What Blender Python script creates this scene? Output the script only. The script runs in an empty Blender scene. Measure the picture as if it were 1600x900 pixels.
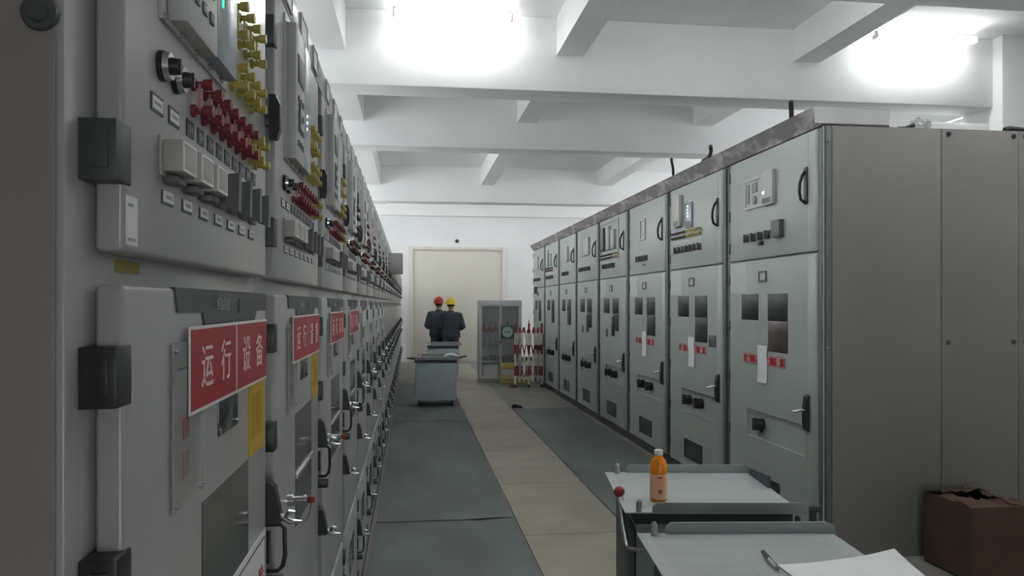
import bpy, bmesh, math, random
from mathutils import Vector, Matrix
random.seed(7)
PI = math.pi
scn = bpy.context.scene
COL = scn.collection
D = 0.048            # everything measured against the eye line is lifted by this much

# ------------------------------------------------------------------ materials
def lin(c):
    return tuple(((v/255)/12.92 if v/255 <= .04045 else ((v/255+.055)/1.055)**2.4) for v in c)

def mat(name, rgb, rough=.5, metal=0., noise=.0, scale=6., bump=0., alpha=1., spec=.5, trans=0., rgb2=None, lo=.35, hi=.65, stretch=None):
    m = bpy.data.materials.new(name); m.use_nodes = True
    nt = m.node_tree; b = nt.nodes['Principled BSDF']
    c = lin(rgb)
    b.inputs['Base Color'].default_value = (*c, 1)
    b.inputs['Roughness'].default_value = rough
    b.inputs['Metallic'].default_value = metal
    b.inputs['Specular IOR Level'].default_value = spec
    b.inputs['Alpha'].default_value = alpha
    b.inputs['Transmission Weight'].default_value = trans
    if noise or bump or rgb2:
        tc = nt.nodes.new('ShaderNodeTexCoord'); n = nt.nodes.new('ShaderNodeTexNoise')
        n.inputs['Scale'].default_value = scale; n.inputs['Detail'].default_value = 6
        src = tc.outputs['Object']
        if stretch:
            mp = nt.nodes.new('ShaderNodeMapping'); mp.inputs['Scale'].default_value = stretch
            nt.links.new(src, mp.inputs['Vector']); src = mp.outputs['Vector']
        nt.links.new(src, n.inputs['Vector'])
        r = nt.nodes.new('ShaderNodeValToRGB')
        r.color_ramp.elements[0].position = lo; r.color_ramp.elements[1].position = hi
        c2 = lin(rgb2) if rgb2 else tuple(min(1, v*(1+noise)) for v in c)
        c1 = c if rgb2 else tuple(v*(1-noise) for v in c)
        r.color_ramp.elements[0].color = (*c1, 1); r.color_ramp.elements[1].color = (*c2, 1)
        nt.links.new(n.outputs['Fac'], r.inputs['Fac'])
        nt.links.new(r.outputs['Color'], b.inputs['Base Color'])
        if bump:
            bp = nt.nodes.new('ShaderNodeBump'); bp.inputs['Strength'].default_value = bump
            bp.inputs['Distance'].default_value = .01
            nt.links.new(n.outputs['Fac'], bp.inputs['Height']); nt.links.new(bp.outputs['Normal'], b.inputs['Normal'])
    return m

def emit(name, rgb, s):
    m = bpy.data.materials.new(name); m.use_nodes = True
    b = m.node_tree.nodes['Principled BSDF']
    b.inputs['Base Color'].default_value = (*lin(rgb), 1)
    b.inputs['Emission Color'].default_value = (*lin(rgb), 1); b.inputs['Emission Strength'].default_value = s
    return m

LAMP = 21.
SKY = 4.4
M = dict(
    plaster=mat('white_plaster', (240, 241, 240), .9, noise=.02, scale=1.5, bump=.02),
    backwall=mat('white_wall_paint', (228, 229, 230), .85, noise=.02, scale=1.2),
    concrete=mat('worn_beige_floor', (128, 124, 116), .75, noise=.14, scale=1.3, bump=.05),
    mat_rubber=mat('green_grey_rubber', (94, 102, 98), .62, noise=.2, scale=2.2, bump=.05, stretch=(1, .35, 1)),
    tile=mat('beige_cover_plate', (150, 142, 128), .6, noise=.09, scale=2.6, bump=.03),
    lpaint=mat('light_grey_paint', (164, 164, 163), .28, noise=.03, scale=3),
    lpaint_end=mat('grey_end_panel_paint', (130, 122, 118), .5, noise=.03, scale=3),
    rpaint=mat('grey_green_paint', (170, 178, 173), .42, noise=.03, scale=3),
    rdark=mat('dark_grey_green_paint', (104, 112, 108), .5, noise=.04, scale=3),
    rend=mat('grey_end_paint', (130, 126, 124), .45, noise=.03, scale=2),
    trough=mat('scuffed_grey_film', (146, 142, 144), .45, rgb2=(208, 204, 206), scale=3.2, lo=.5, hi=.62, stretch=(1, 1.2, 3)),
    trough_end=mat('pale_grey_sheet', (196, 196, 197), .5, noise=.02),
    black=mat('black_plastic', (40, 42, 43), .4, noise=.1, scale=20),
    hinge=mat('dark_grey_hinge', (66, 70, 71), .45, noise=.08, scale=20),
    strip=mat('charcoal_strip', (74, 76, 80), .45, noise=.05),
    chrome=mat('chrome', (205, 206, 206), .22, 1.),
    steel=mat('zinc_steel', (176, 176, 174), .38, .9),
    red=mat('red_plastic', (150, 40, 46), .4),
    redcap=mat('red_press_plate', (128, 50, 54), .45, noise=.08, scale=60),
    pinkplate=mat('pale_red_link', (176, 128, 126), .5),
    darkcap=mat('dark_press_plate', (84, 62, 62), .5),
    yellowcap=mat('yellow_press_plate', (178, 164, 84), .45, noise=.08, scale=60),
    signred=mat('red_sign_face', (168, 42, 54), .4, noise=.03, scale=10),
    white=mat('white_plastic', (222, 222, 220), .5),
    char=mat('white_characters', (226, 206, 204), .5),
    greychar=mat('grey_characters', (150, 152, 154), .5),
    redchar=mat('red_characters', (150, 60, 66), .5),
    paper=mat('white_paper', (236, 237, 238), .8, noise=.02, scale=12),
    yellow=mat('yellow_sticker', (196, 158, 40), .5, noise=.1, scale=18),
    yellowdark=mat('dark_yellow_print', (160, 124, 36), .6),
    yellowtag=mat('faded_yellow_tag', (150, 140, 70), .6),
    yellowframe=mat('yellow_paint', (184, 160, 84), .5, noise=.06),
    relay=mat('pale_relay_case', (186, 187, 184), .45, noise=.03),
    display=mat('blue_grey_display', (150, 162, 174), .2, noise=.04),
    glass=mat('dark_green_glass', (52, 57, 52), .12, noise=.06, scale=4, spec=.6),
    glass2=mat('dark_inspection_glass', (52, 56, 58), .38, noise=.1, scale=3, spec=.3),
    brownglass=mat('mottled_brown_glass', (98, 86, 80), .3, rgb2=(78, 62, 58), scale=7),  # lower window pane coloured mottled brown
    notice=mat('faded_notice_paper', (196, 202, 198), .7),
    acrylic=mat('clear_acrylic', (186, 186, 184), .12, alpha=.45),
    switchmid=mat('mid_grey_instrument', (132, 136, 134), .45),
    switchbeige=mat('beige_switch_cover', (172, 171, 164), .45),
    switchgrey=mat('grey_switch_handle', (96, 98, 98), .45),
    cart=mat('blue_grey_steel', (176, 192, 196), .45, noise=.06, scale=5),
    cartdark=mat('dark_shaded_cart_steel', (62, 72, 76), .5, noise=.06, scale=5),  # dark steel; shade on the carts' side panels is put into this colour
    flange=mat('shaded_grey_flange', (146, 154, 154), .45, noise=.04),  # darker grey carries the shade on the flange fronts
    carttop=mat('pale_cart_plate', (172, 179, 180), .4, noise=.05, scale=3, stretch=(.5, 4, 1)),
    rubber=mat('black_rubber', (32, 32, 32), .8),
    juice=mat('orange_juice', (238, 140, 22), .25),
    label=mat('peach_label', (232, 168, 132), .5, rgb2=(236, 190, 160), scale=14),
    cardboard=mat('brown_cardboard', (84, 60, 46), .85, noise=.12, scale=7),
    cardin=mat('dark_cardboard_inside', (64, 50, 44), .9),
    doorcream=mat('cream_door_paint', (206, 201, 189), .55, noise=.02, scale=1),
    doorframe=mat('pale_door_frame', (214, 208, 200), .5),
    toolcab=mat('light_grey_cabinet', (178, 178, 176), .5, noise=.02),
    toolin=mat('cabinet_back_sheet', (150, 152, 154), .6),
    pane=mat('cabinet_glass', (200, 206, 206), .05, alpha=.14),
    wire=mat('black_cable', (44, 42, 44), .6),
    navy=mat('navy_work_cloth', (70, 80, 90), .85, noise=.12, scale=14, bump=.15),
    navy2=mat('dark_navy_work_cloth', (60, 70, 80), .85, noise=.12, scale=14, bump=.15),
    skin=mat('skin', (176, 128, 102), .55),
    hair=mat('black_hair', (24, 22, 22), .7),
    helmetred=mat('red_helmet', (186, 36, 52), .35),
    helmetyellow=mat('yellow_helmet', (224, 190, 48), .35),
    shoe=mat('black_shoe', (26, 26, 26), .6),
    teal=mat('dark_teal_frame', (62, 82, 80), .5),
    dial=mat('pale_green_disc', (150, 172, 164), .4),
    brass=mat('brown_red_bit', (120, 66, 50), .6),
    tube=emit('fluorescent_tube', (252, 255, 255), LAMP),
    led=emit('green_indicator_light', (40, 220, 140), 2.0),
    ledw=emit('white_indicator_light', (230, 250, 244), 1.2),
)

def banded(name):
    m = bpy.data.materials.new(name); m.use_nodes = True
    nt = m.node_tree; b = nt.nodes['Principled BSDF']; b.inputs['Roughness'].default_value = .45
    tc = nt.nodes.new('ShaderNodeTexCoord'); sx = nt.nodes.new('ShaderNodeSeparateXYZ')
    nt.links.new(tc.outputs['Object'], sx.inputs[0])
    a = nt.nodes.new('ShaderNodeMath'); a.operation = 'MULTIPLY'; a.inputs[1].default_value = 1/.40
    f = nt.nodes.new('ShaderNodeMath'); f.operation = 'FRACT'
    g = nt.nodes.new('ShaderNodeMath'); g.operation = 'GREATER_THAN'; g.inputs[1].default_value = .55
    nt.links.new(sx.outputs['Z'], a.inputs[0]); nt.links.new(a.outputs[0], f.inputs[0]); nt.links.new(f.outputs[0], g.inputs[0])
    mx = nt.nodes.new('ShaderNodeMix'); mx.data_type = 'RGBA'
    mx.inputs['A'].default_value = (*lin((216, 208, 202)), 1); mx.inputs['B'].default_value = (*lin((150, 44, 50)), 1)
    nt.links.new(g.outputs[0], mx.inputs['Factor']); nt.links.new(mx.outputs['Result'], b.inputs['Base Color'])
    return m
M['banded'] = banded('red_and_white_bands')

# ------------------------------------------------------------------ mesh builder
class MB:
    def __init__(s, dz=0.):
        s.bm = bmesh.new(); s.dz = dz; s.mi = 0; s.mats = None
    def _fin(s, verts):
        fs = set()
        for v in verts:
            for f in v.link_faces: fs.add(f)
        for f in fs: f.material_index = s.mi
        return s
    def box(s, x0, x1, y0, y1, z0, z1, bev=0., seg=2, rot=None):
        z0 += s.dz; z1 += s.dz
        mtx = Matrix.Translation(((x0+x1)/2, (y0+y1)/2, (z0+z1)/2))
        if rot is not None: mtx = mtx @ rot.to_4x4()
        mtx = mtx @ Matrix.Diagonal((max(abs(x1-x0), 1e-5), max(abs(y1-y0), 1e-5), max(abs(z1-z0), 1e-5), 1))
        r = bmesh.ops.create_cube(s.bm, size=1, matrix=mtx)
        vs = r['verts']
        if bev:
            es = {e for v in vs for e in v.link_edges}
            rr = bmesh.ops.bevel(s.bm, geom=list(es), offset=bev, segments=seg, affect='EDGES', profile=.5)
            vs = rr['verts']
            fs = rr['faces']
            for f in fs: f.material_index = s.mi
        return s._fin([v for v in vs if v.is_valid])
    def cyl(s, p0, p1, r0, r1=None, seg=16):
        p0 = Vector(p0)+Vector((0, 0, s.dz)); p1 = Vector(p1)+Vector((0, 0, s.dz)); d = p1-p0
        q = d.to_track_quat('Z', 'Y').to_matrix().to_4x4()
        r = bmesh.ops.create_cone(s.bm, cap_ends=True, segments=seg, radius1=r0, radius2=r0 if r1 is None else r1, depth=d.length,
                                  matrix=Matrix.Translation((p0+p1)/2) @ q)
        return s._fin(r['verts'])
    def sph(s, c, r, sc=(1, 1, 1), seg=16):
        c = Vector(c)+Vector((0, 0, s.dz))
        rr = bmesh.ops.create_uvsphere(s.bm, u_segments=seg, v_segments=max(8, seg*2//3), radius=r,
                                       matrix=Matrix.Translation(c) @ Matrix.Diagonal((*sc, 1)))
        return s._fin(rr['verts'])
    def prism(s, pts, axis, t0, t1):
        """pts: 2-D outline; axis 'x': (y,z), 'y': (x,z), 'z': (x,y)"""
        def P(a, b, t):
            if axis == 'x': return (t, a, b+s.dz)
            if axis == 'y': return (a, t, b+s.dz)
            return (a, b, t+s.dz)
        A = [s.bm.verts.new(P(a, b, t0)) for a, b in pts]; B = [s.bm.verts.new(P(a, b, t1)) for a, b in pts]
        n = len(pts); fs = [s.bm.faces.new(A[::-1]), s.bm.faces.new(B)]
        for i in range(n): fs.append(s.bm.faces.new((A[i], A[(i+1) % n], B[(i+1) % n], B[i])))
        bmesh.ops.recalc_face_normals(s.bm, faces=fs)
        for f in fs: f.material_index = s.mi
        return s
    def tube(s, path, r, seg=8):
        path = [Vector(p)+Vector((0, 0, s.dz)) for p in path]
        return s.loft(path, [(r, r)]*len(path), seg=seg)
    def loft(s, path, radii, ref=(0, 0, 1), seg=14):
        path = [Vector(p) for p in path]; rings = []; ref = Vector(ref); prev = None
        for i, p in enumerate(path):
            t = (path[min(i+1, len(path)-1)]-path[max(i-1, 0)]).normalized()
            if prev is None:
                u = t.cross(ref)
                if u.length < 1e-3: u = t.cross(Vector((1, 0, 0)))
            else: u = prev-t*prev.dot(t)
            u.normalize(); prev = u; v = t.cross(u)
            a, b = radii[i]
            rings.append([s.bm.verts.new(p+u*a*math.cos(2*PI*k/seg)+v*b*math.sin(2*PI*k/seg)) for k in range(seg)])
        fs = []
        for A, B in zip(rings, rings[1:]):
            for k in range(seg): fs.append(s.bm.faces.new((A[k], A[(k+1) % seg], B[(k+1) % seg], B[k])))
        fs.append(s.bm.faces.new(rings[0][::-1])); fs.append(s.bm.faces.new(rings[-1]))
        bmesh.ops.recalc_face_normals(s.bm, faces=fs)
        for f in fs: f.material_index = s.mi
        return s
    def lathe(s, prof, c=(0, 0, 0), seg=24):
        c = Vector(c)+Vector((0, 0, s.dz)); rings = []
        for r, z in prof:
            rings.append([s.bm.verts.new(c+Vector((max(r, 1e-4)*math.cos(2*PI*k/seg), max(r, 1e-4)*math.sin(2*PI*k/seg), z))) for k in range(seg)])
        fs = []
        for A, B in zip(rings, rings[1:]):
            for k in range(seg): fs.append(s.bm.faces.new((A[k], A[(k+1) % seg], B[(k+1) % seg], B[k])))
        fs.append(s.bm.faces.new(rings[0][::-1])); fs.append(s.bm.faces.new(rings[-1]))
        bmesh.ops.recalc_face_normals(s.bm, faces=fs)
        for f in fs: f.material_index = s.mi
        return s
    def poly(s, pts):
        f = s.bm.faces.new([s.bm.verts.new((p[0], p[1], p[2]+s.dz)) for p in pts]); f.material_index = s.mi
        return s
    def text(s, txt, size, mtx, squash=1.):
        cu = bpy.data.curves.new('lettering', 'FONT'); cu.body = txt; cu.size = size; cu.extrude = .0004
        cu.align_x = 'CENTER'; cu.align_y = 'CENTER'; cu.resolution_u = 3
        o = bpy.data.objects.new('lettering', cu); COL.objects.link(o)
        dg = bpy.context.evaluated_depsgraph_get()
        me = bpy.data.meshes.new_from_object(o.evaluated_get(dg))
        bpy.data.objects.remove(o); bpy.data.curves.remove(cu)
        me.transform(Matrix.Translation((0, 0, s.dz)) @ mtx @ Matrix.Diagonal((squash, 1, 1, 1)))
        n0 = len(s.bm.faces); s.bm.from_mesh(me); bpy.data.meshes.remove(me)
        s.bm.faces.ensure_lookup_table()
        for f in s.bm.faces[n0:]: f.material_index = s.mi
        return s
    def build(s, name, m, parent=None, smooth=True, label=None):
        me = bpy.data.meshes.new(name); s.bm.to_mesh(me); s.bm.free()
        for k in (m if isinstance(m, (list, tuple)) else [m]): me.materials.append(M[k] if isinstance(k, str) else k)
        if smooth and len(me.polygons):
            me.polygons.foreach_set('use_smooth', [True]*len(me.polygons))
            me.set_sharp_from_angle(angle=math.radians(38))
        o = bpy.data.objects.new(name, me); COL.objects.link(o)
        if parent is not None: o.parent = parent
        if label: o['label'] = label
        return o

def facing(x, y, z, side):
    """matrix that stands lettering upright at (x,y,z); side '+x', '-x', '-y' tells which way it faces"""
    r, n = {'+x': ((0, 1, 0), (1, 0, 0)), '-x': ((0, -1, 0), (-1, 0, 0)), '-y': ((1, 0, 0), (0, -1, 0))}[side]
    return Matrix(((r[0], 0, n[0], x), (r[1], 0, n[1], y), (r[2], 1, n[2], z), (0, 0, 0, 1)))

def tag(o, label=None, cat=None, group=None, kind=None):
    if label: o['label'] = label
    if cat: o['category'] = cat
    if group: o['group'] = group
    if kind: o['kind'] = kind
    return o
def thing(name, label, cat, loc=(0, 0, 0), rz=0., group=None):
    o = bpy.data.objects.new(name, None); COL.objects.link(o)
    o.location = loc; o.rotation_euler = (0, 0, rz); o.empty_display_size = .2
    return tag(o, label, cat, group)
def struct(name, mb, m): return tag(mb.build(name, m), kind='structure')
KIDS = {}
def copy_tree(o, parent=None, skip=()):
    c = o.copy(); COL.objects.link(c)
    if parent is not None: c.parent = parent
    for ch in KIDS.get(o.name) or [k for k in list(bpy.data.objects) if k.parent == o]:
        if ch.name.split('.')[0] in skip: continue
        copy_tree(ch, c, skip)
    return c
def cache_kids():
    KIDS.clear()
    for k in bpy.data.objects:
        KIDS.setdefault(k.name, [])
        if k.parent: KIDS.setdefault(k.parent.name, []).append(k)
ORD = ['first', 'second', 'third', 'fourth', 'fifth', 'sixth', 'seventh', 'eighth', 'ninth', 'tenth', 'eleventh', 'twelfth', 'thirteenth',
       'fourteenth', 'fifteenth', 'sixteenth', 'seventeenth', 'eighteenth', 'nineteenth', 'twentieth', 'twenty-first', 'twenty-second',
       'twenty-third', 'twenty-fourth', 'twenty-fifth']

# ------------------------------------------------------------------ room
YB, XL, XR, YF, ZCEIL, ZB = 21.0, -2.7, 7.4, -4.0, 4.69, 3.885
struct('floor', MB().box(XL-.2, XR+.2, YF-.2, YB+.2, -.2, 0), 'concrete')
struct('ceiling', MB().box(XL-.2, XR+.2, YF-.2, YB+.2, ZCEIL, ZCEIL+.2), 'plaster')
BAYS = [(5.8, 7.95), (9.0, 11.1), (12.2, 14.4), (15.0, 17.2), (18.3, 20.5)]
WZ0, WZ1 = 2.55, 4.1
def side_wall(name, x0, x1):
    b = MB(); b.box(x0, x1, YF, YB, 0, WZ0); b.box(x0, x1, YF, YB, WZ1, ZCEIL); y = YF
    for a, c in BAYS: b.box(x0, x1, y, a, WZ0, WZ1); y = c
    b.box(x0, x1, y, YB, WZ0, WZ1); struct(name, b, 'plaster')
side_wall('wall_left', XL-.2, XL)
LEFT_BAYS = BAYS; BAYS = BAYS[1:]
side_wall('wall_right', XR, XR+.2)
nwin = 0  # unseen windows, mostly added to lift the ambient light
for xw, bays in ((XL-.12, LEFT_BAYS), (XR+.12, BAYS)):
    for a, c in bays:
        nwin += 1; b = MB(); w_ = .05
        b.box(xw-.03, xw+.03, a, c, WZ0, WZ0+w_); b.box(xw-.03, xw+.03, a, c, WZ1-w_, WZ1)
        for yy in (a, (a+c-w_)/2, c-w_): b.box(xw-.03, xw+.03, yy, yy+w_, WZ0+w_, WZ1-w_)
        o = tag(b.build('window_%d' % nwin, 'white'), kind='structure')
        MB().box(xw-.003, xw+.003, a+w_, c-w_, WZ0+w_, WZ1-w_).build('window_pane', 'pane', o)
struct('wall_back', MB().box(XL, XR, YB, YB+.2, 0, ZCEIL), 'backwall')
struct('wall_front', MB().box(XL, 1.0, YF-.2, YF, 0, ZCEIL).box(2.1, XR, YF-.2, YF, 0, ZCEIL).box(1.0, 2.1, YF-.2, YF, 2.2, ZCEIL), 'plaster')   # unseen doorway behind the camera, opened to let in fill light
struct('wall_column', MB().box(6.8, XR, 8.1, 8.75, 0, ZCEIL, .01), 'plaster')
for k, y in enumerate((-1.0, 2.0, 5.1, 8.25, 11.4, 17.5)):
    struct('ceiling_beam_%d' % (k+1), MB().box(XL, XR, y, y+.42, ZB, ZCEIL, .012), 'plaster')
struct('ceiling_beam_7', MB().box(XL, XR, YB-.12, YB, ZB+.07, ZCEIL, .012), 'plaster')
for k, (x0, x1, zb) in enumerate(((-1.05, -.69, 4.24), (1.57, 1.87, 4.28), (4.31, 4.62, 4.32))):
    b = MB()
    ys = [YF, -1.0, -.58, 2.0, 2.42, 5.1, 5.52, 8.25, 8.67, 11.4, 11.82, 17.5, 17.92, YB-.12]
    for y0, y1 in zip(ys[::2], ys[1::2]): b.box(x0, x1, y0, y1, zb, ZCEIL)
    struct('ceiling_joist_%d' % (k+1), b, 'plaster')
# baseboard of the back wall
struct('baseboard_back', MB().box(2.56, XR, YB-.015, YB, 0, .1), 'hinge')
# back door
d = tag(MB().box(.03, 2.48, YB-.05, YB+.0, 0, 3.05, .01).build('door_1', 'doorcream'), kind='structure')
f = MB(); f.box(-.06, .04, YB-.09, YB, 0, 3.12, .008); f.box(2.46, 2.56, YB-.09, YB, 0, 3.12, .008); f.box(.041, 2.459, YB-.09, YB, 3.03, 3.12, .008)
f.build('door_frame', 'doorframe', d)
s = MB(); s.box(1.248, 1.256, YB-.056, YB-.045, 0, 3.03); s.build('door_seam', 'doorframe', d)
# small round fixture above the door
t = MB(); t.cyl((1.23, YB, 3.28), (1.23, YB-.03, 3.28), .05); t.sph((1.23, YB-.045, 3.28), .035)
tag(t.build('wall_sensor', 'hinge'), 'small dark round fixture on white wall above cream door', 'sensor')

struct('trim_1', MB().box(1.4785, 1.4815+.009, 1.0, YB-.02, 0, .005), 'hinge')
# cover plates of the cable trench
ys = [2.16, 3.64, 5.12, 6.60, 8.08, 9.56, 11.04, 12.52, 14.0, 15.48, 16.96, 18.44, 19.92]
for k in range(len(ys)-1):
    b = MB(); b.box(.752, 1.478, ys[k]+.004, ys[k+1]-.004, 0, .008, .002)
    tag(b.build('trench_cover_plate', 'tile'), 'beige floor cover plate of the aisle strip, %s from the near end' % ORD[k], 'cover plate', 'cover plates along the aisle')
def rubber_mat(x0, x1, y0, y1, label, seed):
    rnd = random.Random(seed); b = MB(); nx, ny = 10, 50
    g = [[None]*(ny+1) for _ in range(nx+1)]
    for i in range(nx+1):
        for j in range(ny+1):
            x = x0+(x1-x0)*i/nx; y = y0+(y1-y0)*j/ny
            z = .007+.0035*math.sin(i*.9+seed)*math.sin(j*.55+seed*2)
            e = min(j, ny-j)
            if e < 2: z += .012*(1-e/2)*(.4+.6*abs(math.sin(i*.7+seed)))
            if j in (0, ny): y += .012*math.sin(i*.8+seed)
            g[i][j] = b.bm.verts.new((x, y, z))
    for i in range(nx):
        for j in range(ny): b.bm.faces.new((g[i][j], g[i+1][j], g[i+1][j+1], g[i][j+1]))
    r = bmesh.ops.extrude_face_region(b.bm, geom=list(b.bm.faces))
    for v in r['geom']:
        if isinstance(v, bmesh.types.BMVert): v.co.z -= .006 if v.co.z < .012 else .006
    bmesh.ops.recalc_face_normals(b.bm, faces=list(b.bm.faces))
    tag(b.build('rubber_mat', 'mat_rubber'), label, 'mat', 'insulating rubber mats')
rubber_mat(-.26, .742, 1.1, 5.50, 'dark green-grey rubber mat beside the near end of the slim cabinet row', 1)
rubber_mat(-.25, .742, 5.53, 10.24, 'long dark rubber mat between the near mat and the far blue-grey cart', 2)
rubber_mat(-.25, .742, 10.27, 15.1, 'dusty rubber mat under the far blue-grey cart', 3)
rubber_mat(1.492, 2.41, 2.9, 11.3, 'dark rubber mat along the foot of the tall grey-green cabinets', 4)

# ------------------------------------------------------------------ lamps
def lamp(x, y, z, label):
    t = thing('fluorescent_batten', label, 'ceiling light', (x, y, z), 0, 'fluorescent battens')
    MB().box(-.62, .62, -.022, .022, .045, .09, .006).build('housing', 'white', t)
    b = MB(); b.cyl((-.4, 0, .1), (-.4, 0, ZCEIL-z), .012); b.cyl((.4, 0, .1), (.4, 0, ZCEIL-z), .012); b.build('hanger', 'steel', t)
    for yy in (-.03, .03):
        MB().cyl((-.6, yy, .02), (.6, yy, .02), .015, seg=12).build('tube', 'tube', t)
    b = MB(); b.box(-.62, -.60, -.05, .05, 0, .05, .003); b.box(.60, .62, -.05, .05, 0, .05, .003); b.build('end_socket', 'white', t)
lamp(.43, 7.98, 4.53, 'glaring fluorescent ceiling lamp above the middle of the aisle')
lamp(5.75, 7.98, 4.53, 'glaring fluorescent ceiling lamp above the tall grey-green cabinets')
lamp(.43, 2.95, 4.53, 'added fluorescent fill lamp in the near bay above the aisle')  # near-bay lamps, both rows: unseen, added to brighten the foreground
lamp(3.1, 2.95, 4.53, 'added fluorescent fill lamp in the near bay, before the bare end panel')
lamp(5.75, 2.95, 4.53, 'added fluorescent fill lamp in the near bay by the side wall')
lamp(.43, 3.95, 4.53, 'added fluorescent fill lamp above the aisle, above the two near carts')
lamp(3.1, 3.95, 4.53, 'added fluorescent fill lamp just before the top of the bare end panel')
lamp(5.75, 3.95, 4.53, 'added fluorescent fill lamp before the bare end panel, by the side wall')
lamp(3.1, 5.8, 4.53, 'added fluorescent fill lamp above the second tall cabinet, before the first visible cross beam')  # unseen lamp added to brighten the ceiling and the cross beam
lamp(.43, 12.1, 4.53, 'fluorescent ceiling lamp just behind the second cross beam above the aisle')
lamp(3.1, 12.1, 4.53, 'fluorescent ceiling lamp behind the second cross beam, above the tall cabinet row')
lamp(.43, 18.3, 4.53, 'fluorescent ceiling lamp in front of the back wall above the cream door')
lamp(3.1, 18.3, 4.53, 'fluorescent ceiling lamp in front of the back wall, beyond the tall cabinets')

# ------------------------------------------------------------------ slim row (faces +x)
NL, PL, XD, Y0 = 24, .80, -.267, .76
def ringbox(b, x0, x1, y0, y1, z0, z1, w):
    b.box(x0, x1, y0, y1, z1-w, z1); b.box(x0, x1, y0, y1, z0, z0+w); b.box(x0, x1, y0, y0+w, z0+w, z1-w); b.box(x0, x1, y1-w, y1, z0+w, z1-w)

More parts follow.
